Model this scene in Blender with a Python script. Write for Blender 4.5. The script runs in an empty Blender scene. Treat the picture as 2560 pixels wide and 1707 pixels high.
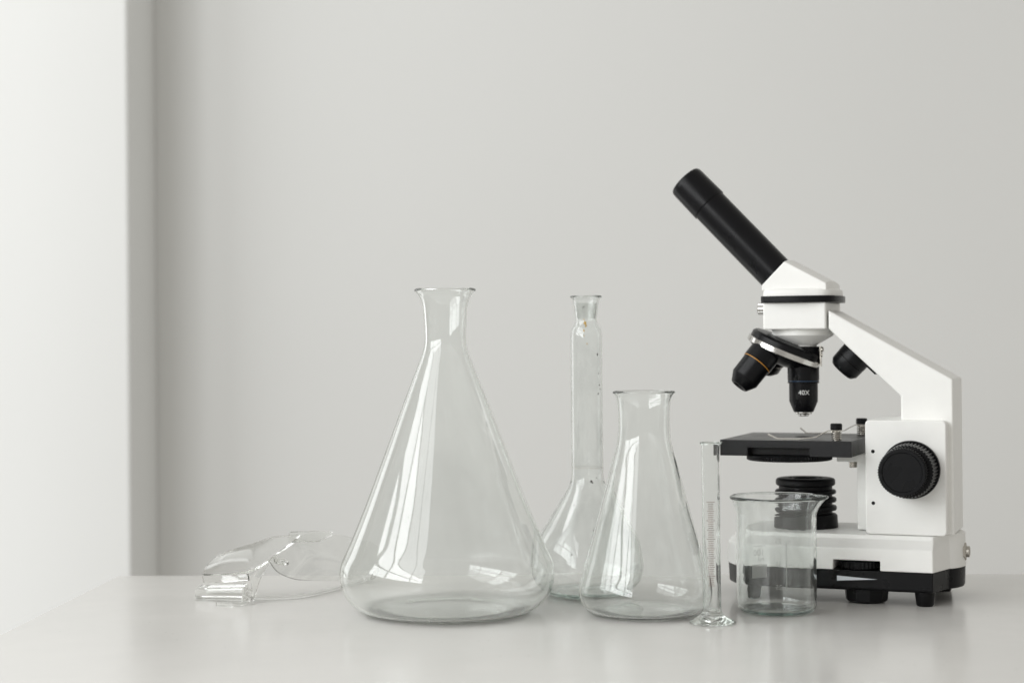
import bpy, bmesh, math, random
from mathutils import Vector, Matrix
R = math.radians
PI = math.pi
SC = bpy.context.scene
COL = SC.collection
MM = 0.001

# ------------------------------------------------------------------ camera
cam_d = bpy.data.cameras.new('camera')
cam = bpy.data.objects.new('camera', cam_d); COL.objects.link(cam)
cam.location = (0, 0, 0.166)
cam.rotation_euler = (R(90), R(0.45), 0)
cam_d.lens = 60.0; cam_d.sensor_width = 36.0
cam_d.clip_start = 0.02; cam_d.clip_end = 50
cam_d.dof.use_dof = True
cam_d.dof.focus_distance = 1.045
cam_d.dof.aperture_fstop = 6.3
SC.camera = cam

# ------------------------------------------------------------------ room light (dim surroundings)
W = bpy.data.worlds.new('World'); SC.world = W; W.use_nodes = True
bg = W.node_tree.nodes['Background']
bg.inputs[0].default_value = (1.0, 0.965, 0.905, 1)
bg.inputs[1].default_value = 0.44

# ------------------------------------------------------------------ window panes: left of the table, tall, behind a sill
def pane(name, y0, y1, z0, z1, rad, colour, x=-0.85):
    l = bpy.data.lights.new(name, 'AREA'); l.shape = 'RECTANGLE'
    w, h = y1 - y0, z1 - z0
    l.size = w; l.size_y = h
    l.energy = rad * PI * w * h
    l.color = colour
    o = bpy.data.objects.new(name, l); COL.objects.link(o)
    o.location = (x, (y0 + y1) / 2, (z0 + z1) / 2)
    # light looks along its local -Z: turn it to face +X with its width along Y
    o.rotation_euler = Matrix(((0, 0, -1), (1, 0, 0), (0, -1, 0))).to_euler()
    return o
COOL = (0.97, 0.99, 1.0)
K = 1.22
for (y0, y1) in ((0.02, 0.68), (-0.76, -0.03)):
    pane('window_light', y0, y1, 0.24, 0.44, 4.4 * K, COOL)
    pane('window_light', y0, y1, 0.475, 0.70, 4.4 * K, COOL)
    pane('window_light', y0, y1, 0.73, 1.50, 1.75 * K, COOL)      # upper half dimmed to soften flask reflections, lower panes brightened to compensate
# pane beside the flasks, its far side stepped to give a ragged reflected edge
pane('window_light', 0.72, 1.05, 0.24, 0.44, 3.6 * K, COOL)
for (z0, z1, y1) in ((0.475, 0.56, 1.00), (0.56, 0.61, 1.06), (0.61, 0.67, 1.03), (0.67, 0.74, 1.10), (0.74, 0.86, 1.06), (0.86, 1.30, 1.10)):
    pane('window_light', 0.72, y1, z0, z1, 3.6 * K, COOL)
# the window's far end, pulled inward and lowered to grade light on the pillar
pane('window_light', 1.49, 1.75, -0.60, 1.20, 1.15 * K, COOL, -0.66)

vs = SC.view_settings
vs.view_transform = 'Standard'; vs.look = 'None'; vs.exposure = 0.08; vs.gamma = 1.0
vs.use_curve_mapping = False
cy = SC.cycles
cy.max_bounces = 28; cy.transmission_bounces = 28; cy.glossy_bounces = 12; cy.diffuse_bounces = 5
cy.transparent_max_bounces = 16
cy.caustics_refractive = True; cy.caustics_reflective = True
cy.sample_clamp_indirect = 6.0; cy.blur_glossy = 0.3
cy.use_denoising = True

# ------------------------------------------------------------------ materials
def mat(name):
    m = bpy.data.materials.new(name); m.use_nodes = True
    return m, m.node_tree, m.node_tree.nodes['Principled BSDF']
def solid(name, colour, rough=0.4, metal=0.0, bump=0.0, bscale=400.0, var=0.0, vscale=30.0, spec=0.5, coat=0.0, rvar=0.0):
    m, nt, p = mat(name)
    p.inputs['Base Color'].default_value = (*colour, 1)
    p.inputs['Roughness'].default_value = rough
    p.inputs['Metallic'].default_value = metal
    p.inputs['Specular IOR Level'].default_value = spec
    p.inputs['Coat Weight'].default_value = coat
    p.inputs['Coat Roughness'].default_value = 0.08
    tc = nt.nodes.new('ShaderNodeTexCoord')
    if bump:
        n = nt.nodes.new('ShaderNodeTexNoise'); n.inputs['Scale'].default_value = bscale; n.inputs['Detail'].default_value = 3
        b = nt.nodes.new('ShaderNodeBump'); b.inputs['Strength'].default_value = bump; b.inputs['Distance'].default_value = 0.0004
        nt.links.new(tc.outputs['Object'], n.inputs['Vector'])
        nt.links.new(n.outputs['Fac'], b.inputs['Height']); nt.links.new(b.outputs['Normal'], p.inputs['Normal'])
    if var or rvar:
        n = nt.nodes.new('ShaderNodeTexNoise'); n.inputs['Scale'].default_value = vscale; n.inputs['Detail'].default_value = 5
        nt.links.new(tc.outputs['Object'], n.inputs['Vector'])
        if var:
            r = nt.nodes.new('ShaderNodeValToRGB')
            r.color_ramp.elements[0].position = 0.3; r.color_ramp.elements[1].position = 0.7
            r.color_ramp.elements[0].color = (*[c * (1 - var) for c in colour], 1)
            r.color_ramp.elements[1].color = (*[min(1, c * (1 + var)) for c in colour], 1)
            nt.links.new(n.outputs['Fac'], r.inputs['Fac']); nt.links.new(r.outputs['Color'], p.inputs['Base Color'])
        if rvar:
            mr = nt.nodes.new('ShaderNodeMapRange')
            mr.inputs['From Min'].default_value = 0.3; mr.inputs['From Max'].default_value = 0.7
            mr.inputs['To Min'].default_value = max(0.02, rough - rvar); mr.inputs['To Max'].default_value = rough + rvar
            nt.links.new(n.outputs['Fac'], mr.inputs['Value']); nt.links.new(mr.outputs['Result'], p.inputs['Roughness'])
    return m

def glass(name, tint=(0.995, 1.0, 0.997), ior=1.5, film=0.03, film_scale=60.0, absorb=None, density=0.0, wobble=0.0, wob_scale=18.0,
          film_col=(0.75, 0.76, 0.74), streak=(1, 1, 0.35), rough=0.0, lo=0.35):
    """clear glass with a thin uneven film of dried residue, optional body colour"""
    m = bpy.data.materials.new(name); m.use_nodes = True
    nt = m.node_tree
    for n in list(nt.nodes): nt.nodes.remove(n)
    out = nt.nodes.new('ShaderNodeOutputMaterial')
    g = nt.nodes.new('ShaderNodeBsdfGlass'); g.inputs['IOR'].default_value = ior; g.inputs['Roughness'].default_value = rough
    g.inputs['Color'].default_value = (*tint, 1)
    tc = nt.nodes.new('ShaderNodeTexCoord')
    last = g.outputs[0]
    if film:
        mp = nt.nodes.new('ShaderNodeMapping'); mp.inputs['Scale'].default_value = streak
        nt.links.new(tc.outputs['Object'], mp.inputs['Vector'])
        n = nt.nodes.new('ShaderNodeTexNoise'); n.inputs['Scale'].default_value = film_scale; n.inputs['Detail'].default_value = 6; n.inputs['Roughness'].default_value = 0.65
        nt.links.new(mp.outputs['Vector'], n.inputs['Vector'])
        mr = nt.nodes.new('ShaderNodeMapRange'); mr.inputs['From Min'].default_value = lo; mr.inputs['From Max'].default_value = 0.75
        mr.inputs['To Min'].default_value = film * 0.12; mr.inputs['To Max'].default_value = film * 1.9
        nt.links.new(n.outputs['Fac'], mr.inputs['Value'])
        d = nt.nodes.new('ShaderNodeBsdfDiffuse'); d.inputs['Color'].default_value = (*film_col, 1)
        t = nt.nodes.new('ShaderNodeBsdfTranslucent'); t.inputs['Color'].default_value = (*film_col, 1)
        dm = nt.nodes.new('ShaderNodeMixShader'); dm.inputs[0].default_value = 0.5
        nt.links.new(d.outputs[0], dm.inputs[1]); nt.links.new(t.outputs[0], dm.inputs[2])
        mx = nt.nodes.new('ShaderNodeMixShader')
        nt.links.new(mr.outputs['Result'], mx.inputs[0]); nt.links.new(last, mx.inputs[1]); nt.links.new(dm.outputs[0], mx.inputs[2])
        last = mx.outputs[0]
    if wobble:
        n2 = nt.nodes.new('ShaderNodeTexNoise'); n2.inputs['Scale'].default_value = wob_scale; n2.inputs['Detail'].default_value = 2
        b = nt.nodes.new('ShaderNodeBump'); b.inputs['Strength'].default_value = wobble; b.inputs['Distance'].default_value = 0.002
        nt.links.new(tc.outputs['Object'], n2.inputs['Vector'])
        nt.links.new(n2.outputs['Fac'], b.inputs['Height']); nt.links.new(b.outputs['Normal'], g.inputs['Normal'])
    nt.links.new(last, out.inputs['Surface'])
    if absorb:
        v = nt.nodes.new('ShaderNodeVolumeAbsorption'); v.inputs['Color'].default_value = (*absorb, 1); v.inputs['Density'].default_value = density
        nt.links.new(v.outputs[0], out.inputs['Volume'])
    return m

M_WALL = solid('wall_paint', (0.80, 0.805, 0.79), 0.75, bump=0.25, bscale=90, var=0.012, vscale=1.6, spec=0.25)
M_TABLE = solid('table_laminate', (0.715, 0.705, 0.68), 0.2, bump=0.03, bscale=120, var=0.02, vscale=7, rvar=0.06)
def dust(m, scale, amount, colour):
    nt = m.node_tree; p = nt.nodes['Principled BSDF']
    tc = nt.nodes.new('ShaderNodeTexCoord'); v = nt.nodes.new('ShaderNodeTexVoronoi'); v.inputs['Scale'].default_value = scale
    n = nt.nodes.new('ShaderNodeTexNoise'); n.inputs['Scale'].default_value = scale * 0.23
    nt.links.new(tc.outputs['Object'], v.inputs['Vector']); nt.links.new(tc.outputs['Object'], n.inputs['Vector'])
    a = nt.nodes.new('ShaderNodeMath'); a.operation = 'LESS_THAN'; a.inputs[1].default_value = 0.07
    b = nt.nodes.new('ShaderNodeMath'); b.operation = 'GREATER_THAN'; b.inputs[1].default_value = 0.56
    c = nt.nodes.new('ShaderNodeMath'); c.operation = 'MULTIPLY'; d = nt.nodes.new('ShaderNodeMath'); d.operation = 'MULTIPLY'; d.inputs[1].default_value = amount
    nt.links.new(v.outputs['Distance'], a.inputs[0]); nt.links.new(n.outputs['Fac'], b.inputs[0])
    nt.links.new(a.outputs[0], c.inputs[0]); nt.links.new(b.outputs[0], c.inputs[1]); nt.links.new(c.outputs[0], d.inputs[0])
    mx = nt.nodes.new('ShaderNodeMixRGB'); mx.inputs[2].default_value = (*colour, 1)
    src = p.inputs['Base Color'].links[0].from_socket
    nt.links.new(d.outputs[0], mx.inputs[0]); nt.links.new(src, mx.inputs[1]); nt.links.new(mx.outputs[0], p.inputs['Base Color'])
dust(M_TABLE, 110, 0.35, (0.30, 0.28, 0.25))
M_WHITE = solid('white_enamel', (0.90, 0.90, 0.875), 0.42, bump=0.22, bscale=2200, var=0.02, vscale=60)
M_BLACK = solid('black_plastic', (0.007, 0.0072, 0.008), 0.30, spec=0.16, bump=0.15, bscale=1200, rvar=0.06, vscale=90)
M_STAGE = solid('black_stage_paint', (0.008, 0.008, 0.009), 0.33, spec=0.32, bump=0.35, bscale=1500, rvar=0.05, vscale=90)
M_BARREL = solid('black_anodised', (0.005, 0.005, 0.006), 0.30, spec=0.2, bump=0.05, bscale=1500, rvar=0.05, vscale=60)
M_RUBBER = solid('black_rubber', (0.006, 0.006, 0.0065), 0.42, spec=0.16, bump=0.3, bscale=900)
M_DEEP = solid('dark_recess', (0.004, 0.004, 0.004), 0.8)
M_CHROME = solid('chrome', (0.60, 0.59, 0.57), 0.10, 1.0, rvar=0.05, vscale=200)
M_NICKEL = solid('nickel', (0.50, 0.475, 0.43), 0.22, 1.0, rvar=0.05, vscale=300)
M_ORANGE = solid('orange_band', (0.55, 0.25, 0.03), 0.3)
M_BLUE = solid('blue_band', (0.02, 0.05, 0.10), 0.3)
M_INK = solid('white_ink', (0.78, 0.79, 0.77), 0.6)
M_MARKW = solid('white_mark', (0.72, 0.76, 0.80), 0.45)
M_BROWN = solid('brown_ink', (0.17, 0.10, 0.08), 0.6, var=0.4, vscale=300)
def printed(name, cover):
    m = bpy.data.materials.new(name); m.use_nodes = True; nt = m.node_tree
    for n in list(nt.nodes): nt.nodes.remove(n)
    out = nt.nodes.new('ShaderNodeOutputMaterial'); d = nt.nodes.new('ShaderNodeBsdfDiffuse'); t = nt.nodes.new('ShaderNodeBsdfTranslucent'); tr = nt.nodes.new('ShaderNodeBsdfTransparent')
    for b in (d, t): b.inputs['Color'].default_value = (0.9, 0.9, 0.88, 1)
    a = nt.nodes.new('ShaderNodeMixShader'); a.inputs[0].default_value = 0.5; b = nt.nodes.new('ShaderNodeMixShader'); b.inputs[0].default_value = cover
    nt.links.new(d.outputs[0], a.inputs[1]); nt.links.new(t.outputs[0], a.inputs[2]); nt.links.new(tr.outputs[0], b.inputs[1]); nt.links.new(a.outputs[0], b.inputs[2]); nt.links.new(b.outputs[0], out.inputs['Surface'])
    return m
M_ENAMEL = printed('fired_white_print', 0.75)
M_PATCH = printed('white_marking_field', 0.5)
M_LENS = solid('lens_glass', (0.02, 0.02, 0.03), 0.05, coat=1.0)
M_G_BIG = glass('flask_glass', film=0.04, lo=0.42, film_scale=14, absorb=(0.88, 0.93, 0.72), density=7, wobble=0.012, wob_scale=16)
M_G_SMALL = glass('conical_flask_glass', film=0.045, lo=0.45, film_scale=30, absorb=(0.85, 0.93, 0.80), density=6, wobble=0.02, wob_scale=28)
M_G_VOL = glass('volumetric_glass', film=0.06, lo=0.46, film_scale=70, absorb=(0.60, 0.86, 0.80), density=10, wobble=0.03, wob_scale=40)
M_G_CYL = glass('cylinder_glass', film=0.012, film_scale=70, absorb=(0.85, 0.9, 0.82), density=8)
M_G_BEAK = glass('beaker_glass', film=0.055, lo=0.47, film_scale=55, absorb=(0.55, 0.88, 0.82), density=12, wobble=0.05, wob_scale=110, film_col=(0.62, 0.61, 0.59))
M_PLASTIC = glass('clear_polycarbonate', tint=(0.995, 0.997, 0.992), ior=1.5, film=0.05, film_scale=40, streak=(1, 1, 1), rough=0.03)

# ------------------------------------------------------------------ helpers
def link(o, parent=None):
    COL.objects.link(o)
    if parent is not None: o.parent = parent
    return o
def mesh_obj(name, verts, faces, m, parent=None, smooth=True, angle=35):
    me = bpy.data.meshes.new(name)
    me.from_pydata([tuple(c * MM for c in v) for v in verts], [], faces)
    bm = bmesh.new(); bm.from_mesh(me)
    bmesh.ops.remove_doubles(bm, verts=bm.verts, dist=1e-6)
    bmesh.ops.recalc_face_normals(bm, faces=bm.faces)
    bm.to_mesh(me); bm.free()
    me.materials.append(m)
    if smooth:
        for p in me.polygons: p.use_smooth = True
        me.set_sharp_from_angle(angle=R(angle))
    return link(bpy.data.objects.new(name, me), parent)
def thing(name, label, cat, loc, rz=0, group=None):
    o = bpy.data.objects.new(name, None); o.empty_display_size = 0.02
    link(o); o.location = loc; o.rotation_euler = (0, 0, rz)
    o['label'] = label; o['category'] = cat
    if group: o['group'] = group
    return o
def tag(o, label, cat, group=None):
    o['label'] = label; o['category'] = cat
    if group: o['group'] = group
    return o
def bevel(o, w=0.5, seg=2, ang=30):
    b = o.modifiers.new('bevel', 'BEVEL'); b.width = w * MM; b.segments = seg; b.limit_method = 'ANGLE'; b.angle_limit = R(ang)
    wn = o.modifiers.new('weighted_normal', 'WEIGHTED_NORMAL'); wn.keep_sharp = False; wn.weight = 80
    return o
def crom(pts, n):
    """Catmull-Rom through pts (tuples of any length), n steps per span"""
    out = []
    P = [pts[0]] + list(pts) + [pts[-1]]
    for i in range(1, len(P) - 2):
        p0, p1, p2, p3 = P[i - 1], P[i], P[i + 1], P[i + 2]
        for k in range(n):
            t = k / n
            out.append(tuple(0.5 * (2 * b + (c - a) * t + (2 * a - 5 * b + 4 * c - d) * t * t + (3 * b - a - 3 * c + d) * t ** 3)
                             for a, b, c, d in zip(p0, p1, p2, p3)))
    out.append(tuple(pts[-1]))
    return out
AX = Matrix.Identity(4)
def frame(origin, axis, ref=(0, 1, 0)):
    """matrix whose local Z runs along axis"""
    z = Vector(axis).normalized(); x = Vector(ref).cross(z)
    if x.length < 1e-4: x = Vector((1, 0, 0)).cross(z)
    x.normalize(); y = z.cross(x)
    return Matrix(((x.x, y.x, z.x, origin[0]), (x.y, y.y, z.y, origin[1]), (x.z, y.z, z.z, origin[2]), (0, 0, 0, 1)))
def lathe(name, prof, m, parent=None, seg=64, M=AX, rfun=None, closed=False, angle=35):
    """prof: (r,z) list in mm; ends on the axis become caps"""
    verts, faces, rings = [], [], []
    for (r, z) in prof:
        if r < 1e-5:
            rings.append([len(verts)]); verts.append(tuple(M @ Vector((0, 0, z))))
        else:
            ring = []
            for k in range(seg):
                a = 2 * PI * k / seg
                rr, zz = (rfun(r, z, a) if rfun else (r, z))
                ring.append(len(verts)); verts.append(tuple(M @ Vector((rr * math.cos(a), rr * math.sin(a), zz))))
            rings.append(ring)
    n = len(rings)
    for i in range(n if closed else n - 1):
        a, b = rings[i], rings[(i + 1) % n]
        for k in range(seg):
            k2 = (k + 1) % seg
            if len(a) == 1 and len(b) == 1: break
            if len(a) == 1: faces.append((a[0], b[k], b[k2]))
            elif len(b) == 1: faces.append((a[k], b[0], a[k2]))
            else: faces.append((a[k], b[k], b[k2], a[k2]))
    if not closed:
        if len(rings[0]) > 1: faces.append(tuple(rings[0]))
        if len(rings[-1]) > 1: faces.append(tuple(rings[-1]))
    return mesh_obj(name, verts, faces, m, parent, angle=angle)
def ribbed(name, r, z0, z1, ribs, depth, m, parent=None, M=AX, cham=0.5, inner=0.0, r2=None):
    """knurled wheel: every rib a real ridge"""
    r2 = r if r2 is None else r2
    seg = ribs * 4
    prof = [(0, z0), (r - depth - cham, z0), (r, z0 + cham), (r2, z1 - cham), (r2 - depth - cham, z1)]
    if inner: prof += [(inner, z1), (inner - 0.6, z1 - 0.7), (0, z1 - 0.7)]
    else: prof += [(0, z1)]
    def f(rr, zz, a):
        if abs(rr - r) < 1e-4 or abs(rr - r2) < 1e-4:
            k = int(round(a / (2 * PI) * seg)) % 4
            return (rr - (depth if k in (2, 3) else 0), zz)
        return rr, zz
    return lathe(name, prof, m, parent, seg, M, f, angle=25)
def loft(name, rings, m, parent=None, cap=True, smooth=True, angle=30):
    verts, faces = [], []
    n = len(rings[0])
    for r in rings: verts += [tuple(p) for p in r]
    for i in range(len(rings) - 1):
        for k in range(n):
            k2 = (k + 1) % n
            faces.append((i * n + k, i * n + k2, (i + 1) * n + k2, (i + 1) * n + k))
    if cap:
        faces.append(tuple(range(n))[::-1]); faces.append(tuple((len(rings) - 1) * n + k for k in range(n)))
    return mesh_obj(name, verts, faces, m, parent, smooth, angle)
def prism_v(name, poly, v0, v1, m, parent, bev=0.6, seg=2):
    """outline in (u,w) pushed along v"""
    o = loft(name, [[(u, v0, w) for u, w in poly], [(u, v1, w) for u, w in poly]], m, parent)
    return bevel(o, bev, seg) if bev else o
def box(name, x0, x1, y0, y1, z0, z1, m, parent=None, bev=0.4, seg=2):
    o = loft(name, [[(x0, y0, z), (x1, y0, z), (x1, y1, z), (x0, y1, z)] for z in (z0, z1)], m, parent)
    return bevel(o, bev, seg) if bev else o
def sweep(name, pts, sect, m, parent=None, side=None, n=8, smooth_path=True):
    """section (a,b) pairs carried along a path; side = fixed sideways direction"""
    P = [Vector(p) for p in (crom(pts, n) if smooth_path else pts)]
    rings = []
    for i, p in enumerate(P):
        t = (P[min(i + 1, len(P) - 1)] - P[max(i - 1, 0)]).normalized()
        s = Vector(side) if side else (Vector((0, 0, 1)) if abs(t.z) < 0.9 else Vector((1, 0, 0))).cross(t)
        s = (s - t * s.dot(t)).normalized(); b = t.cross(s)
        rings.append([tuple(p + s * a + b * c) for a, c in sect])
    return loft(name, rings, m, parent)
def circ(r, n=10): return [(r * math.cos(2 * PI * k / n), r * math.sin(2 * PI * k / n)) for k in range(n)]
def rect(w, h): return [(-w / 2, -h / 2), (w / 2, -h / 2), (w / 2, h / 2), (-w / 2, h / 2)]
def cut(o, cutter):
    md = o.modifiers.new('cut', 'BOOLEAN'); md.operation = 'DIFFERENCE'; md.solver = 'EXACT'; md.object = cutter
    bpy.context.view_layer.update()
    dg = bpy.context.evaluated_depsgraph_get()
    me = bpy.data.meshes.new_from_object(o.evaluated_get(dg))
    o.modifiers.remove(md); o.data = me
    for p in me.polygons: p.use_smooth = True
    me.set_sharp_from_angle(angle=R(30))
    bpy.data.objects.remove(cutter, do_unlink=True)
def text_tris(s, size):
    """triangles of a piece of writing, centred, in mm"""
    c = bpy.data.curves.new('writing', 'FONT'); c.body = s; c.size = size; c.align_x = 'CENTER'; c.align_y = 'CENTER'; c.resolution_u = 3
    o = bpy.data.objects.new('writing', c); COL.objects.link(o)
    bpy.context.view_layer.update()
    me = bpy.data.meshes.new_from_object(o.evaluated_get(bpy.context.evaluated_depsgraph_get()))
    V = [(v.co.x, v.co.y) for v in me.vertices]; F = [tuple(p.vertices) for p in me.polygons]
    bpy.data.objects.remove(o, do_unlink=True); bpy.data.meshes.remove(me)
    return V, F
class Print:
    """flat print laid on a round surface: collects pieces, builds one mesh"""
    def __init__(s): s.V = []; s.F = []
    def add(s, V, F, fn):
        b = len(s.V); s.V += [fn(*p) for p in V]; s.F += [tuple(b + i for i in f) for f in F]
    def bar(s, x0, x1, y0, y1, fn, n=8):
        V = []; F = []
        for k in range(n + 1):
            x = x0 + (x1 - x0) * k / n; V += [(x, y0), (x, y1)]
        for k in range(n): F.append((2 * k, 2 * k + 2, 2 * k + 3, 2 * k + 1))
        s.add(V, F, fn)
    def build(s, name, m, parent): return mesh_obj(name, s.V, s.F, m, parent, smooth=False)
def wrap(R0, a0, cx=0, cyy=0, z0=0, mirror=1):
    return lambda x, y: (cx + R0 * math.cos(a0 + mirror * x / R0), cyy + R0 * math.sin(a0 + mirror * x / R0), z0 + y)

def glass_lathe(name, outer, t, m, parent=None, floor=3.0, lip=1.0, seg=288, n=6, rfun=None, punt=0.6, inner_base=None):
    """hollow vessel: outer profile from base edge up to rim, wall t, rounded rim, slightly hollow foot"""
    o = crom(outer, n)
    inner = []
    for i, (r, z) in enumerate(o):
        a = o[max(i - 1, 0)]; b = o[min(i + 1, len(o) - 1)]
        dx, dz = b[0] - a[0], b[1] - a[1]; L = math.hypot(dx, dz) or 1
        tt = t(z) if callable(t) else t
        inner.append((r - dz / L * tt, z + dx / L * tt))
    rim_o, rim_i = o[-1], inner[-1]
    cxr, czr = (rim_o[0] + rim_i[0]) / 2, (rim_o[1] + rim_i[1]) / 2
    half = math.hypot(rim_o[0] - rim_i[0], rim_o[1] - rim_i[1]) / 2
    a0 = math.atan2(rim_o[1] - czr, rim_o[0] - cxr)
    lipv = [(cxr + half * lip * math.cos(a0 + PI * k / 8), czr + half * lip * math.sin(a0 + PI * k / 8)) for k in range(0, 9)]
    inn = [p for p in inner if p[1] > floor and p[0] > 0.5]
    r0 = outer[0][0]
    prof = [(0, punt), (r0 * 0.55, punt * 0.8), (r0 * 0.82, 0.15)] + [(r, max(z, 0)) for r, z in o[:-1]] + lipv + inn[::-1][1:]
    rl = inn[0][0]
    prof += [(rl * 0.93, floor * 0.93), (rl * 0.72, floor * 0.96 + punt * 0.3), (rl * 0.35, floor + punt * 0.7), (0, floor + punt)]
    return lathe(name, prof, m, parent, seg, rfun=rfun, angle=60)

# ------------------------------------------------------------------ setting: wall, pillar, table top
ROOM = R(-2.5)
E0 = (-0.4027, 1.80)
def room_box(name, x0, x1, y0, y1, z0, z1, m, bev=2.0):
    o = box(name, x0 * 1000, x1 * 1000, y0 * 1000, y1 * 1000, z0 * 1000, z1 * 1000, m, None, bev)
    o.location = (E0[0], E0[1], 0); o.rotation_euler = (0, 0, ROOM)
    return o
wall = room_box('wall_back', -1.3, 2.4, 0.113, 0.25, -0.75, 1.9, M_WALL, 0)
wall['kind'] = 'structure'
pillar = room_box('wall_pillar', -1.3, 0.0, 0.0, 0.112, -0.75, 1.9, M_WALL, 4.0)
pillar['kind'] = 'structure'
tb = box('table_top', 0, 1500, -760, 0, -28, 0, M_TABLE, None, 1.5, 3)
tb.location = (-0.2851, 1.2282, 0); tb.rotation_euler = (0, 0, ROOM)
tag(tb, 'pale glossy white table top carrying all the glassware', 'table')

# ------------------------------------------------------------------ glassware
def erl(name, pos, outer, t, m, label, **k):
    o = glass_lathe(name, outer, t, m, **k)
    o.location = (pos[0] * MM, pos[1] * MM, 0.0002)
    return tag(o, label, 'flask')
erl('conical_flask', (-41.1, 1054),
    [(46, 0.1), (54, 1.9), (60.5, 7.0), (64.8, 14.2), (66.3, 23.0), (64.8, 31.3), (59.2, 43.5), (50.6, 64.4), (39.6, 93.3), (28.7, 122.2),
     (18.9, 147.4), (14.6, 158.6), (13.1, 165.0), (13.0, 172.0), (13.5, 182.0), (14.2, 189.0), (15.8, 193.4), (17.5, 195.9), (18.3, 197.3)],
    1.3, M_G_BIG, 'largest conical glass flask, standing in front of the clear goggles', floor=2.2, punt=1.6, lip=2.0)
erl('small_conical_flask', (80.1, 1040),
    [(28, 0.1), (34, 1.3), (38.4, 5.2), (40.6, 12.0), (40.2, 17.5), (37.9, 25.5), (31.6, 48.4), (26.0, 68.5), (20.4, 89.5),
     (17.3, 100.9), (16.1, 107.8), (15.9, 118.0), (16.2, 126.0), (17.0, 130.6), (18.0, 132.7), (18.6, 133.9)],
    1.2, M_G_SMALL, 'smaller conical glass flask beside the thin measuring cylinder', floor=2.2, punt=1.2, lip=1.7)
vol = erl('volumetric_flask', (48.7, 1118),
    [(23, 0.1), (26.0, 0.9), (28.4, 3.0), (33.6, 8.8), (36.0, 16.5), (35.6, 24.0), (32.6, 37.0), (25.0, 50.0), (15.6, 65.2), (11.8, 72.2), (10.6, 77.5), (10.5, 90.0), (10.5, 128.0),
     (10.5, 160.0), (10.5, 168.0), (10.25, 171.6), (9.4, 174.4), (8.1, 176.4), (7.3, 178.2), (7.25, 180.2), (7.9, 186.5), (8.7, 192.0), (9.3, 193.2), (10.0, 194.2)],
    lambda z: 1.15 if z > 74 else 1.35, M_G_VOL, 'long-necked volumetric flask with pear-shaped body, behind the two conical flasks', floor=3.2, punt=1.8, n=5, lip=1.5)

# measuring cylinder: tube on a flared foot
cylo = glass_lathe('measuring_cylinder',
    [(13.0, 0.1), (13.5, 0.6), (13.0, 1.2), (9.8, 2.8), (7.0, 4.6), (5.7, 6.9), (5.3, 9.6), (5.3, 40), (5.3, 100), (5.3, 104.6), (5.4, 105.4)],
    0.72, M_G_CYL, floor=6.8, punt=2.4, lip=1.2, seg=144,
    rfun=lambda r, z, a: (r + (1.5 * max(0, (z - 102.5) / 3.5) ** 1.5 * math.exp(-((math.atan2(math.sin(a - 0.15), math.cos(a - 0.15))) / 0.35) ** 2) if z > 102.5 else 0), z))
cylo.location = (0.1162, 1.001, 0.0002); cylo.rotation_euler = (0, R(-0.25), 0)
tag(cylo, 'thin glass measuring cylinder with brown scale lines on a flared foot', 'cylinder')
pr = Print()
fn = wrap(5.36, R(-98))
for k in range(46):
    z = 71.3 - k * (71.3 - 22.5) / 45
    w = 2.6 if k % 10 == 0 else (2.2 if k % 5 == 0 else 1.7)
    if k == 45: w = 2.2
    pr.bar(-w, w * 0.9, z - 0.16, z + 0.16, fn, 6)
pr.build('scale_lines', M_BROWN, cylo)

# beaker with spout on the right
def spout(r, z, a):
    if z < 58: return r, z
    d = math.atan2(math.sin(a - R(-22)), math.cos(a - R(-22)))
    k = max(0, (z - 58) / 12.5)
    return r + 4.2 * (k ** 1.5) * math.exp(-(d / 0.40) ** 2) - 1.2 * k * math.exp(-((abs(d) - 0.62) / 0.22) ** 2), z + 0.6 * k * math.exp(-(d / 0.3) ** 2)
beak = glass_lathe('beaker', [(19.0, 0.1), (21.6, 0.7), (23.4, 2.6), (24.2, 5.6), (24.3, 10), (24.3, 30), (24.3, 56), (24.7, 61.5), (25.9, 65.6), (27.0, 68.0), (27.6, 69.0)],
    1.5, M_G_BEAK, floor=2.8, punt=0.7, lip=1.6, seg=256, rfun=spout)
beak.location = (0.1604, 1.042, 0.0002)
tag(beak, 'short glass beaker with pouring spout and reversed white scale, before the microscope', 'beaker')
# print sits on the far wall's outer face, so it reads in reverse from here
pr = Print()
RB = 24.40
pr.bar(-0.4, 0.4, 10.5, 40, wrap(RB, R(66), mirror=1), 2)
for z, t in ((11.2, '25'), (25.5, '50'), (40.0, '75')):
    V, F = text_tris(t, 4.4)
    pr.add(V, F, wrap(RB, R(78), z0=z, mirror=1))
    pr.bar(-1.6, 1.6, z - 0.2, z + 0.2, wrap(RB, R(61), mirror=1), 4)
V, F = text_tris('100', 5.6); pr.add(V, F, wrap(RB, R(109), z0=33.0, mirror=1))
V, F = text_tris('ml', 4.4); pr.add(V, F, wrap(RB, R(105), z0=28.9, mirror=1))
pr.bar(-4.2, 4.2, 37.1, 37.5, wrap(RB, R(108), mirror=1), 8)
pr.build('scale_print', M_ENAMEL, beak)
pr = Print(); pr.bar(-5.6, 5.6, 17.4, 25.8, wrap(RB, R(109), mirror=1), 12)
pr.build('marking_patch', M_PATCH, beak)

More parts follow.
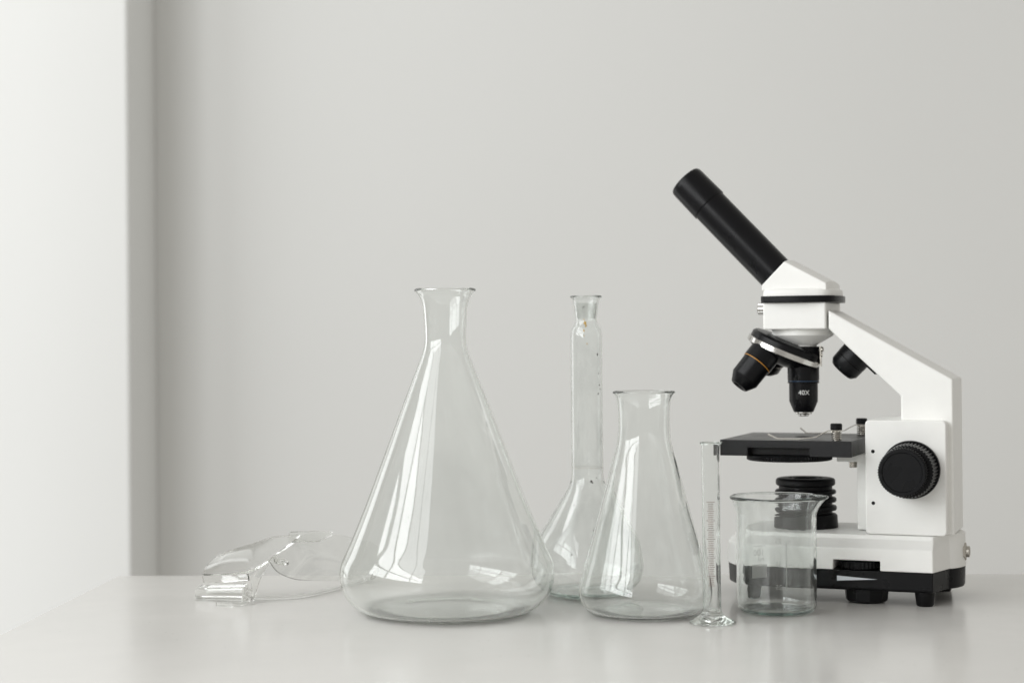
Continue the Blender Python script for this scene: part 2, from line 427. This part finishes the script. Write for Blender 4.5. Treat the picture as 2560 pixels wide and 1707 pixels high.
# ring mark and dried residue on the volumetric flask
pr = Print()
pr.bar(-PI * 10.58, PI * 10.58, 83.0, 83.2, wrap(10.58, 0), 64)
pr.build('ring_mark', solid('etched_line', (0.50, 0.46, 0.38), 0.6), vol)
rnd = random.Random(5)
def blobs(name, spots, m, parent, R_of):
    V = []; F = []
    for (a, z, s, st) in spots:
        r = R_of(z); b = len(V); n = 9
        c = Vector((r * math.cos(a), r * math.sin(a), z)); t = Vector((-math.sin(a), math.cos(a), 0)); up = Vector((0, 0, 1)); nn = Vector((math.cos(a), math.sin(a), 0))
        V.append(tuple(c + nn * s * 0.25))
        for k in range(n):
            g = 2 * PI * k / n; q = s * rnd.uniform(0.55, 1.2)
            V.append(tuple(c + t * q * math.cos(g) + up * q * st * math.sin(g) + nn * 0.03))
        for k in range(n): F.append((b, b + 1 + k, b + 1 + (k + 1) % n))
    return mesh_obj(name, V, F, m, parent)
def vol_r(z):
    T = [(0, 26), (3, 28.4), (8.8, 33.6), (16.5, 36), (24, 35.6), (37, 32.6), (50, 25), (65.2, 15.6), (72.2, 11.8), (77.5, 10.6), (169, 10.5), (173, 10.2), (176, 8.9), (178, 7.3), (180, 7.15), (186.5, 7.9), (192, 8.7), (200, 10)]
    for (a, b), (c, d) in zip(T, T[1:]):
        if a <= z <= c: return b + (d - b) * (z - a) / (c - a) + 0.05
    return 10
M_FROST = glass('ground_glass', film=0.07, film_scale=200, rough=0.2, film_col=(0.70, 0.69, 0.62), streak=(1, 1, 1))
lathe('ground_joint', [(6.05, 180.4), (6.45, 184), (7.15, 190.6), (7.0, 190.6), (6.3, 184), (5.9, 180.4)], M_FROST, vol, 96, closed=True)
M_RES = solid('amber_residue', (0.55, 0.36, 0.10), 0.5, var=0.3, vscale=900)
M_SPECK = solid('dark_speck', (0.03, 0.022, 0.018), 0.7)
blobs('residue', [(R(-98), 177.2, 0.9, 1.5), (R(-104), 179.6, 0.6, 0.8), (R(-94), 175.4, 0.7, 1.5), (R(-101), 172.6, 0.45, 2.0), (R(-100), 169.0, 0.3, 1.6), (R(-90), 164, 0.5, 1.2)], M_RES, vol, vol_r)
sk = blobs('specks', [(R(-50), 157, .7, 1.4), (R(-46), 144.5, .5, 1), (R(-42), 137, .5, 1.2), (R(-38), 134.5, .5, 1), (R(-48), 131.5, .6, 1.3), (R(-80), 74.8, .9, .8), (R(-76), 74, .7, .7), (R(-60), 77, .4, 1), (R(-108), 187.5, .7, .35), (R(-103), 188, .6, .4),
                 (R(-120), 60, .4, 1), (R(-85), 45, .5, .8), (R(-110), 30, .4, 1)], M_SPECK, vol, vol_r)
# water drops on the small conical flask
small = bpy.data.objects['small_conical_flask']
def sm_r(z):
    T = [(0, 28), (5, 38), (12, 40.6), (17.5, 40.2), (25.5, 37.9), (48.4, 31.6), (68.5, 26), (89.5, 20.4), (100.9, 17.3), (140, 17)]
    for (a, b), (c, d) in zip(T, T[1:]):
        if a <= z <= c: return b + (d - b) * (z - a) / (c - a) + 0.02
    return 17
M_WATER = glass('water_drop', ior=1.33, film=0)
dr = blobs('water_drops', [(R(-58), 81, 1.1, 1.3), (R(-47), 61, 1.1, 1.4), (R(-66), 72, .5, 1), (R(-70), 60, .6, 1.2), (R(-118), 76, .7, 1), (R(-124), 66, .8, 1.3), (R(-112), 55, .5, 1), (R(-40), 40, .6, 1), (R(-100), 30, .4, 1)], M_WATER, small, sm_r)
for q_ in (sk, dr): q_['kind'] = 'stuff'
pr = Print()
for k in range(6):
    z0, z1 = 37.5 + k * 2.2, 39.7 + k * 2.2
    pr.bar(-4.5, 4.5, z0, z1, (lambda x, z: ((sm_r(z) + 0.1) * math.cos(R(-31) + x / 33.0), (sm_r(z) + 0.1) * math.sin(R(-31) + x / 33.0), z)), 8)
pr.build('marking_patch', printed('faded_marking_field', 0.22), small)

# ------------------------------------------------------------------ clear safety goggles
gog = thing('safety_goggles', 'clear plastic safety goggles lying left of the large flask', 'goggles', (-0.160, 1.110, 0))
GO = Vector((-160, 1110, 0))
def patch(name, rows, t, parent, n=6, m=M_PLASTIC):
    """smooth sheet of thickness t through a grid of points"""
    rr = [crom(r, n) for r in rows]
    cols = list(zip(*rr)); cols = [crom(list(c), n) for c in cols]
    G = [[Vector(p) - GO for p in c] for c in cols]
    nu, nv = len(G), len(G[0])
    def nor(i, j):
        a = G[min(i + 1, nu - 1)][j] - G[max(i - 1, 0)][j]; b = G[i][min(j + 1, nv - 1)] - G[i][max(j - 1, 0)]
        return a.cross(b).normalized()
    V = []; F = []
    for s in (0.5, -0.5):
        for i in range(nu):
            for j in range(nv): V.append(tuple(G[i][j] + nor(i, j) * t * s))
    N = nu * nv
    id = lambda i, j, k: k * N + i * nv + j
    for k in (0, 1):
        for i in range(nu - 1):
            for j in range(nv - 1): F.append((id(i, j, k), id(i + 1, j, k), id(i + 1, j + 1, k), id(i, j + 1, k)))
    for i in range(nu - 1):
        for j in (0, nv - 1): F.append((id(i, j, 0), id(i + 1, j, 0), id(i + 1, j, 1), id(i, j, 1)))
    for j in range(nv - 1):
        for i in (0, nu - 1): F.append((id(i, j, 0), id(i, j + 1, 0), id(i, j + 1, 1), id(i, j, 1)))
    return mesh_obj(name, V, F, m, parent, angle=50)
patch('lens', [[(-203.3, 1116.0, 15.2), (-191.7, 1106.0, 16.6), (-179.5, 1099.0, 18.1), (-170.7, 1095.0, 19.7), (-164.8, 1096.0, 22.0), (-158.3, 1104.0, 25.5)],
    [(-201.8, 1120.0, 19.1), (-191.2, 1113.0, 23.0), (-180.9, 1108.0, 24.9), (-171.1, 1105.0, 26.6), (-163.2, 1108.0, 27.8), (-153.1, 1115.0, 29.6)],
    [(-198.8, 1125.0, 22.6), (-188.0, 1121.0, 27.2), (-178.6, 1118.0, 29.5), (-169.5, 1117.0, 31.2), (-160.9, 1119.0, 31.7), (-147.7, 1125.0, 33.1)],
    [(-194.8, 1131.0, 25.7), (-185.0, 1130.0, 29.4), (-176.6, 1130.0, 31.9), (-167.7, 1131.0, 34.5), (-157.9, 1134.0, 37.2), (-142.5, 1137.0, 37.0)]], 2.0, gog)
patch('lens', [[(-158.6, 1108.4, 24.5), (-153.9, 1112.0, 17.3), (-146.4, 1118.0, 12.5), (-138.8, 1124.0, 10.1), (-126.7, 1136.0, 8.0), (-116.4, 1146.0, 6.5), (-105.3, 1156.0, 6.9)],
    [(-153.3, 1120.4, 28.5), (-147.1, 1124.0, 23.4), (-139.5, 1130.0, 19.2), (-131.2, 1136.0, 16.7), (-121.3, 1144.0, 14.4), (-110.7, 1152.0, 12.1), (-99.9, 1160.0, 11.0)],
    [(-147.4, 1130.4, 32.8), (-140.1, 1136.0, 29.8), (-131.8, 1142.0, 26.1), (-123.4, 1148.0, 23.0), (-114.8, 1154.0, 20.5), (-105.6, 1160.0, 17.4), (-95.7, 1166.0, 15.3)],
    [(-142.2, 1138.4, 36.9), (-135.4, 1144.0, 37.9), (-127.5, 1150.0, 37.7), (-119.5, 1156.0, 36.3), (-110.8, 1161.0, 34.0), (-100.2, 1166.0, 30.5), (-90.2, 1171.0, 24.0)]], 0.8, gog)
patch('frame_rail', [[(-203.3, 1116.6, 14.0), (-191.8, 1106.6, 15.6), (-179.6, 1099.6, 17.2), (-170.6, 1095.6, 18.4)],
    [(-202.6, 1115.4, 12.1), (-191.5, 1105.4, 13.8), (-179.4, 1098.4, 15.3), (-170.2, 1094.5, 16.5)],
    [(-202.0, 1114.2, 10.0), (-191.4, 1104.3, 11.9), (-179.2, 1097.3, 13.4), (-169.9, 1093.6, 14.6)]], 2.0, gog)
patch('side_shield', [[(-168.9, 1095.2, 18.6), (-164.4, 1097.0, 21.0), (-158.5, 1104.5, 24.2)], [(-168.6, 1094.7, 14.3), (-166.2, 1096.0, 15.1), (-162.7, 1099.0, 16.1)],
    [(-168.0, 1093.9, 7.4), (-166.9, 1094.6, 7.7), (-165.3, 1096.0, 8.3)], [(-168.2, 1093.9, 1.9), (-167.8, 1094.2, 1.6), (-167.2, 1094.5, 1.3)]], 1.6, gog)
patch('brow_guard', [[(-149.4, 1136.0, 40.0), (-140.7, 1141.0, 39.8), (-131.1, 1147.0, 39.3), (-121.9, 1151.0, 38.2)],
    [(-148.9, 1131.0, 37.4), (-139.8, 1134.0, 37.2), (-130.4, 1140.0, 36.6), (-122.0, 1149.0, 37.6)],
    [(-148.6, 1127.0, 34.6), (-139.4, 1130.0, 35.0), (-129.9, 1136.0, 34.4), (-122.3, 1147.0, 36.8)]], 1.4, gog)
def gpts(*p): return [tuple(Vector(q) - GO for q in p)] if False else [tuple(Vector(q) - GO) for q in p]
hb = loft('hinge_block', [gpts((-205.4, 1118, 0.9), (-170.6, 1098, 3.4), (-172.7, 1086, 2.4), (-207.0, 1105.5, 0.5)),
                          gpts((-205.4, 1117, 5.0), (-170.5, 1097, 8.4), (-172.6, 1086.2, 6.4), (-207.0, 1106.3, 3.6)),
                          gpts((-205.1, 1116, 8.8), (-170.2, 1096, 12.6), (-172.6, 1087.2, 10.1), (-206.7, 1107.2, 6.9))], M_PLASTIC, gog)
bevel(hb, 0.8, 3)
lathe('hinge_screw', [(0, 0), (3.3, 0), (3.5, 0.5), (3.2, 1.5), (2.2, 1.9), (2.0, 1.3), (0, 1.2)], M_PLASTIC, gog, 24, frame(tuple(Vector((-169.4, 1087.6, 7.0)) - GO), (0.35, -1, 0.05)))
pts = gpts((-188.7, 1083, 0.8), (-183.1, 1080.6, 0.7), (-176.5, 1079.5, 0.8), (-171.9, 1081, 1.3), (-169.0, 1086.5, 2.2))
sweep('end_skid', pts, [(-0.8, -0.6), (0.8, -0.6), (0.8, 1.6), (-0.8, 1.6)], M_PLASTIC, gog)
sweep('temple_arm', gpts((-168.5, 1099.5, 2.8), (-154.2, 1104.0, 1.7), (-137.4, 1113.0, 1.5), (-115.9, 1152.0, 1.8), (-106.0, 1176.0, 2.3)), [(-1.6, -0.9), (1.6, -0.9), (1.9, 0), (1.6, 0.9), (-1.6, 0.9), (-1.9, 0)], M_PLASTIC, gog)
sweep('temple_arm', gpts((-95.0, 1167.5, 13.0), (-98.0, 1174.0, 6.5), (-101.0, 1179.0, 2.6), (-106.0, 1184.0, 1.6)), [(-1.6, -0.8), (1.6, -0.8), (1.9, 0), (1.6, 0.8), (-1.6, 0.8), (-1.9, 0)], M_PLASTIC, gog)
lathe('nose_pad', [(0, -1.6), (2.8, -1.5), (4.2, -0.4), (4.2, 0.5), (2.6, 1.5), (0, 1.7)], M_PLASTIC, gog, 24, frame(tuple(Vector((-151.8, 1113.4, 23.7)) - GO), (0.25, -0.35, 1)) @ Matrix.Diagonal((1.25, 0.9, 1, 1)))

# ------------------------------------------------------------------ microscope: u along the arm, v away from us, w up
TH = R(21.5)
ms = thing('microscope', 'white and black student microscope with a slanted eyepiece tube', 'microscope', (0.19155, 1.123, 0.0), -TH)
P0 = [(-36, -43), (26, -43), (57, -43), (88.5, -43), (95.5, -18.5), (97.6, -16.8), (100.6, -12), (102.8, -5), (103.2, 0), (102.8, 5), (100.6, 12), (97.6, 16.8), (95.5, 18.5), (88.5, 43), (-36, 43), (-45, 28), (-49.5, 0), (-45, -28)]
P1 = [(-31, -34), (26, -34), (57, -34), (87.5, -34), (94.9, -18.2), (97.2, -16.3), (100.2, -11.8), (102.4, -5), (102.8, 0), (102.4, 5), (100.2, 11.8), (97.2, 16.3), (94.9, 18.2), (87.5, 34), (-31, 34), (-40, 23), (-44, 0), (-40, -23)]
def inset(P, k):
    cx = sum(p[0] for p in P) / len(P)
    return [(cx + (x - cx) * (1 - k / 75.0), y * (1 - k / 43.0)) for x, y in P]
base = loft('base', [[(u, v, 21.3) for u, v in P0], [(u, v, 35.0) for u, v in inset(P0, 0.5)], [(u, v, 40.2) for u, v in P1], [(u, v, 42.8) for u, v in inset(P1, 0.2)]], M_WHITE, ms)
c = box('cutter', 26.9, 56.1, -60, -20, 15, 27.4, M_DEEP, ms, 0)
cut(base, c); base.data.materials.clear(); base.data.materials.append(M_WHITE)
bevel(base, 0.7, 3)
Pb = inset(P0, 0.6)
tray = loft('base_tray', [[(u, v, 8.6) for u, v in inset(P0, 2.0)], [(u, v, 10.0) for u, v in inset(P0, 1.0)], [(u, v, 21.2) for u, v in Pb]], M_BLACK, ms)
bevel(tray, 0.5, 2)
ribbed('dimmer_wheel', 12.6, 21.6, 26.6, 30, 0.5, M_BLACK, ms, Matrix.Translation((41.6, -30.9, 0)))
mk = loft('dimmer_mark', [[(29.2, y, 17.5), (29.2, y, 14.4), (54.2, y, 16.1)] for y in (-42.2, -42.75)], M_MARKW, ms, smooth=False)
lathe('lower_housing', [(0, 0.3), (11.5, 0.3), (13.2, 1.6), (13.9, 8.9), (0, 8.9)], M_BLACK, ms, 10, Matrix.Translation((45.2, -28.6, 0)), angle=20)
for (fu, fv) in ((82.4, -35.5), (84.5, 33.5), (-28, -35.5), (-28, 33.5)):
    lathe('foot', [(0, 0), (4.6, 0), (5.3, 0.8), (6.3, 8.8), (0, 8.8)], M_RUBBER, ms, 32, Matrix.Translation((fu, fv, 0)))
jk = lathe('power_jack', [(0, 0), (3.6, 0), (3.6, 3.6), (3.2, 3.9), (2.5, 3.9), (2.2, 2.0), (0, 2.0)], M_NICKEL, ms, 32, frame((101.9, -1.5, 30.6), (1, 0, 0)))
lathe('hex_nut', [(0, -0.2), (5.4, -0.2), (5.8, 0.2), (5.6, 1.5), (5.0, 1.9), (0, 1.9)], M_NICKEL, jk, 6, frame((101.9, -1.5, 30.6), (1, 0, 0)), angle=20)

# arm with upright column
prism_v('arm', [(66.5, 42.9), (99.0, 42.9), (98.8, 140.2), (21.0, 184.6), (21.0, 172.6), (32.0, 162.0), (66.5, 129.6)], -22.6, 22.6, M_WHITE, ms, 1.3, 3)
def rrect(x0, x1, y0, y1, r, n=4):
    out = []
    for (cx, cyy, a) in ((x1 - r, y0 + r, -90), (x1 - r, y1 - r, 0), (x0 + r, y1 - r, 90), (x0 + r, y0 + r, 180)):
        for k in range(n + 1): out.append((cx + r * math.cos(R(a + 90 * k / n)), cyy + r * math.sin(R(a + 90 * k / n))))
    return out
hs = prism_v('focus_housing', rrect(45.5, 95.5, 43.0, 114.7, 2.6), -32, 32, M_WHITE, ms, 0.9, 3)
for w in (95.1, 62.6):
    lathe('screw_hole_disc', [(0, 0), (1.15, 0), (1.15, 0.08), (0, 0.08)], M_DEEP, hs, 20, frame((50.4, -32.0, w), (0, -1, 0)))  # black disc on the face, painting the hole's shade
box('stage_slide', 36.9, 46, -12, 12, 43.4, 91.6, M_WHITE, ms, 0.5)
br = box('stage_bracket', 24.1, 46, -13.5, 13.5, 86.9, 91.7, M_WHITE, ms, 0.5)
lathe('bracket_screw', [(0, 83.0), (2.2, 83.0), (2.55, 83.4), (2.55, 86.2), (2.9, 86.4), (2.9, 86.8), (0, 86.8)], M_NICKEL, br, 24, Matrix.Translation((33.6, -8.5, 0)))
# focusing knob: flange, ribbed coarse drum, fine knob
kb = ribbed('focus_knob', 17.2, 2.6, 19.5, 48, 0.65, M_BLACK, ms, frame((73.9, -32, 84.1), (0, -1, 0)), r2=16.5)
lathe('knob_flange', [(0, 0.4), (17.8, 0.4), (18.2, 1.0), (18.0, 2.6), (0, 2.6)], M_BLACK, kb, 64, frame((73.9, -32, 84.1), (0, -1, 0)))
ribbed('fine_focus_knob', 14.9, 19.7, 28.5, 56, 0.5, M_BLACK, kb, frame((72.7, -32, 84.3), (0, -1, 0)), inner=12.4)

# stage with its cut-out, aperture, disc and two clips
st = box('stage', -45, 39.3, -45, 45, 91.8, 101.9, M_STAGE, ms, 0)
cut(st, box('cutter', -26.8, 12.8, -60, -33, 80, 97.0, M_DEEP, ms, 0))
cut(st, lathe('cutter', [(0, 70), (6.2, 70), (6.2, 120), (0, 120)], M_DEEP, ms, 40))
st.data.materials.clear(); st.data.materials.append(M_STAGE)
bevel(st, 0.35, 2)
lathe('aperture_plate', [(0, 96.0), (6.0, 96.0), (6.0, 97.2), (0, 97.2)], M_DEEP, st, 32)
ribbed('diaphragm_disc', 27.5, 87.9, 91.6, 84, 0.5, M_BLACK, ms, Matrix.Translation((-5.8, -18.0, 0)))
def stage_clip(pu, pv, path, vt):
    P = [(u, pv + (vt - pv) * k / (len(path) - 1), w) for k, (u, w) in enumerate(path)]
    cl = sweep('stage_clip', P, rect(3.2, 0.55), M_NICKEL, ms, side=(0, 1, 0), n=1)
    hel = [(pu + 2.9 * math.cos(a), pv + 2.9 * math.sin(a), 102.3 + 5.2 * a / (2 * PI * 4.5)) for a in [2 * PI * 4.5 * k / 90 for k in range(91)]]
    sweep('spring', hel, circ(0.42, 6), M_NICKEL, cl, n=1, smooth_path=False)
    lathe('post', [(0, 101.9), (1.9, 101.9), (1.9, 108.8), (0, 108.8)], M_NICKEL, cl, 20, Matrix.Translation((pu, pv, 0)))
    lathe('clip_knob', [(0, 108.6), (3.4, 108.6), (3.7, 109.0), (3.75, 112.0), (3.2, 112.7), (0, 112.8)], M_BLACK, cl, 28, Matrix.Translation((pu, pv, 0)))
stage_clip(28.5, -37.5, [(32, 108.2), (23.6, 108.1), (19.5, 106.2), (15.8, 103.9), (5.0, 102.6), (-10.0, 102.5), (-15.8, 105.2)], -34)
stage_clip(31.2, 38.0, [(34, 108.2), (27.0, 108.1), (23.5, 106.3), (20.0, 104.3), (10.0, 102.6), (-5.5, 102.5), (-9.5, 105.9)], 34)

# sub-stage lamp
lathe('illuminator', [(0, 42.9), (20.9, 42.9), (21.0, 44), (20.6, 50.6), (19.8, 51.6), (18.2, 51.9), (17.3, 52.4), (17.3, 53.6), (19.6, 54.0), (20.2, 54.7), (20.2, 56.3), (19.6, 57.0), (17.3, 57.4), (17.3, 59.0),
    (19.4, 59.4), (20.0, 60.1), (20.0, 61.6), (19.4, 62.3), (17.3, 62.8), (17.3, 64.3), (19.2, 64.7), (19.8, 65.3), (19.8, 66.6), (19.2, 67.3), (17.4, 67.7), (17.4, 69.8), (18.6, 70.2), (19.3, 71.0), (19.3, 73.6), (18.6, 74.6), (17.4, 75.0),
    (11.6, 75.0), (11.0, 74.4), (9.6, 74.4), (9.2, 75.0), (8.0, 75.0), (7.4, 73.2), (0, 73.2)], M_RUBBER, ms, 64, Matrix.Translation((0.8, 0, 0)), angle=40)

# head: collar, box, band, wedge cap, tube and eyepiece
lathe('head_collar', [(0, 172.4), (20.0, 172.4), (20.1, 168.6), (19.4, 167.9), (9.6, 162.4), (9.2, 162.0), (9.0, 160.8), (0, 160.8)], M_WHITE, ms, 64, Matrix.Translation((-0.3, 0, 0)))
hd = box('head', -21.2, 19.7, -24, 27, 172.3, 190.0, M_WHITE, ms, 1.2, 3)
def bulge(k, x0=-22.6, x1=26.4):
    P = []
    for j in range(13):
        x = x0 + 2.5 + (18.5 - x0 - 2.5) * j / 12.0
        P.append((x, -26.0 - 2.4 * math.sin(PI * j / 12.0)))
    P += [(22.0, -23.5), (24.6, -18), (26.0, -9), (x1, 0), (26.0, 9), (24.6, 18), (22.0, 23.5)]
    P += [(x, -y) for x, y in P[12::-1]]
    P += [(x0, 23.5), (x0 - 0.2, 0), (x0, -23.5)]
    return [(1.9 + (x - 1.9) * (1 - k / 25.0), y * (1 - k / 27.0)) for x, y in P]
band = loft('head_band', [[(u, v, 189.7) for u, v in bulge(0)], [(u, v, 194.0) for u, v in bulge(0)]], M_BLACK, ms); bevel(band, 0.4, 2)
capl = loft('head_cap', [[(u, v, w) for u, v in bulge(k)] for k, w in ((1.4, 193.9), (1.6, 197.6), (2.4, 198.4), (4.0, 198.9))], M_WHITE, ms)
rings = []
for j in range(13):
    v = -23.2 + 46.4 * j / 12.0
    b = 1.9 * (1 - (v / 23.2) ** 2)
    rings.append([(-22.0, v, 197.5), (-22.0, v, 201.2 + 0.2 * b), (-7.0, v, 216.4 + b), (20.0, v, 201.8 + b), (20.2 + 1.2 * b, v, 197.5)])
wd = loft('wedge', rings, M_WHITE, capl, angle=25); bevel(wd, 0.7, 2, 35)
TUBE = Vector((-0.692, 0, 0.722))
Mt = frame((-17.2, 0, 208.8), TUBE)
lathe('eyepiece_tube', [(0, 0), (12.05, 0), (12.05, 66.0), (0, 66.0)], M_BARREL, ms, 64, Mt)
lathe('eyepiece', [(0, 65.0), (12.0, 65.0), (12.2, 65.6), (12.65, 65.8), (12.65, 67), (12.35, 86.0), (12.1, 88.6), (11.4, 89.6), (10.2, 89.6), (9.4, 87.0), (0, 86.4)], M_BARREL, ms, 64, Mt)
ribbed('lock_screw', 3.75, 0, 9.0, 22, 0.3, M_CHROME, ms, frame((-21.0, 0, 186.2), (-1, 0, 0)))

# turret: tilted disc with three objectives; their axes meet at one point above
AL = R(23.5)
a_dn = Vector((-math.sin(AL), 0, -math.cos(AL))); e0 = Vector((math.cos(AL), 0, -math.sin(AL))); e1 = Vector((0, -1, 0))
PIV = Vector((0, 0, 188.0))
cen = PIV + a_dn * 32.0
Mn = frame(tuple(cen), tuple(-a_dn))
nose = lathe('nosepiece', [(0, -9.5), (9.0, -9.2), (15.0, -7.6), (21.0, -4.0), (24.2, -1.9), (24.2, 1.9), (24.0, 5.2), (22.6, 6.6), (15, 7.6), (0, 7.6)], M_BARREL, ms, 72, Mn)
lathe('chrome_ring', [(24.0, -1.9), (25.0, -1.9), (25.4, -1.4), (25.4, 1.6), (25.1, 2.0), (24.0, 2.0)], M_CHROME, nose, 96, Mn, closed=True)
lathe('nosepiece_mount', [(0, 148.6), (9.5, 148.6), (11.0, 150), (11.0, 160.6), (10.4, 161.2), (0, 161.2)], M_BLACK, ms, 48, Matrix.Translation((0.4, 0, 0)))
sp = loft('click_stop', [[(x, -4.2, 161.4), (x, 0.8, 161.4), (x + 0.1, -0.4, 148.2), (x + 0.1, -2.4, 148.2)] for x in (11.6, 12.3)], M_NICKEL, ms)
lathe('stop_screw', [(0, 0), (1.7, 0), (1.7, 1.2), (1.2, 1.6), (0, 1.6)], M_NICKEL, sp, 16, frame((12.2, -1.8, 159.2), (1, 0, 0)))
lathe('stop_screw', [(0, 0), (1.3, 0), (1.3, 0.8), (0, 1.0)], M_NICKEL, sp, 16, frame((12.2, -1.4, 155.6), (1, 0, 0)))
def objective(phi, prof, ring_s, ring_m, tip):
    d = a_dn * math.cos(AL) + (e0 * math.cos(phi) + e1 * math.sin(phi)) * math.sin(AL)
    M = frame(tuple(PIV + d * 36.5), tuple(d))
    o = lathe('objective', prof, M_BARREL, ms, 56, M)
    if ring_m: lathe('colour_band', [(9.0, ring_s - .26), (10.15, ring_s - .26), (10.25, ring_s), (10.15, ring_s + .26), (9.0, ring_s + .26)], ring_m, o, 56, M, closed=True)
    if tip: lathe('lens_tip', tip, M_CHROME, o, 40, M)
    return o
o40 = objective(0, [(0, 0), (10.2, 0), (10.3, 2.0), (10.3, 12.0), (10.1, 12.4), (10.1, 13.6), (10.4, 13.8), (10.4, 14.2), (9.4, 14.5), (9.35, 26.2), (6.5, 33.0), (6.0, 33.3), (0, 33.3)],
    13.0, M_BLUE, [(0, 33.2), (5.6, 33.2), (5.7, 33.6), (5.4, 34.5), (3.6, 34.8), (3.5, 35.6), (3.0, 36.0), (1.6, 36.0), (1.4, 35.6), (0, 35.6)])
objective(R(120), [(0, 0), (10.2, 0), (10.3, 2.0), (10.3, 12.0), (10.0, 12.3), (9.9, 13.6), (9.7, 14.0), (9.55, 25.8), (9.3, 26.2), (6.0, 31.9), (5.4, 32.2), (4.4, 32.2), (3.6, 30.8), (0, 30.8)], 12.9, M_ORANGE, None)
o4 = objective(R(240), [(0, 0), (10.2, 0), (10.3, 2), (10.2, 9), (9.6, 9.6), (9.4, 15.5), (6.8, 19.0), (0, 19.0)], 9.2, M_NICKEL, None)
# writing on the upright objective
V, F = text_tris('40X', 4.3)
pr = Print(); pr.add(V, F, wrap(9.5, R(-90) + 0.235, z0=131.0)); pr.build('lettering', M_INK, o40)
# side lamp knob under the arm
AD = Vector((-0.687, 0, -0.727))
ak = lathe('arm_knob', [(0, -1.0), (10.5, -1.0), (10.5, 6.9), (10.1, 7.1), (10.1, 7.4), (10.4, 7.6), (10.2, 13.2), (8.2, 15.9), (7.6, 16.2), (0, 16.2)], M_BLACK, ms, 56, frame((36.2, 0, 157.0), AD))
D = Vector((0.727, 0, -0.687))
q = Vector((43.0, 0, 151.0)); e = q + D * 10.5
loft('knob_plate', [[tuple(q + AD * h + Vector((0, s, 0))) for h, s in ((-0.5, -21), (0.8, -21), (0.8, -8), (-0.5, -8))], [tuple(e + AD * h + Vector((0, s, 0))) for h, s in ((-0.5, -21), (0.8, -21), (0.8, -8), (-0.5, -8))]], M_BLACK, ak)
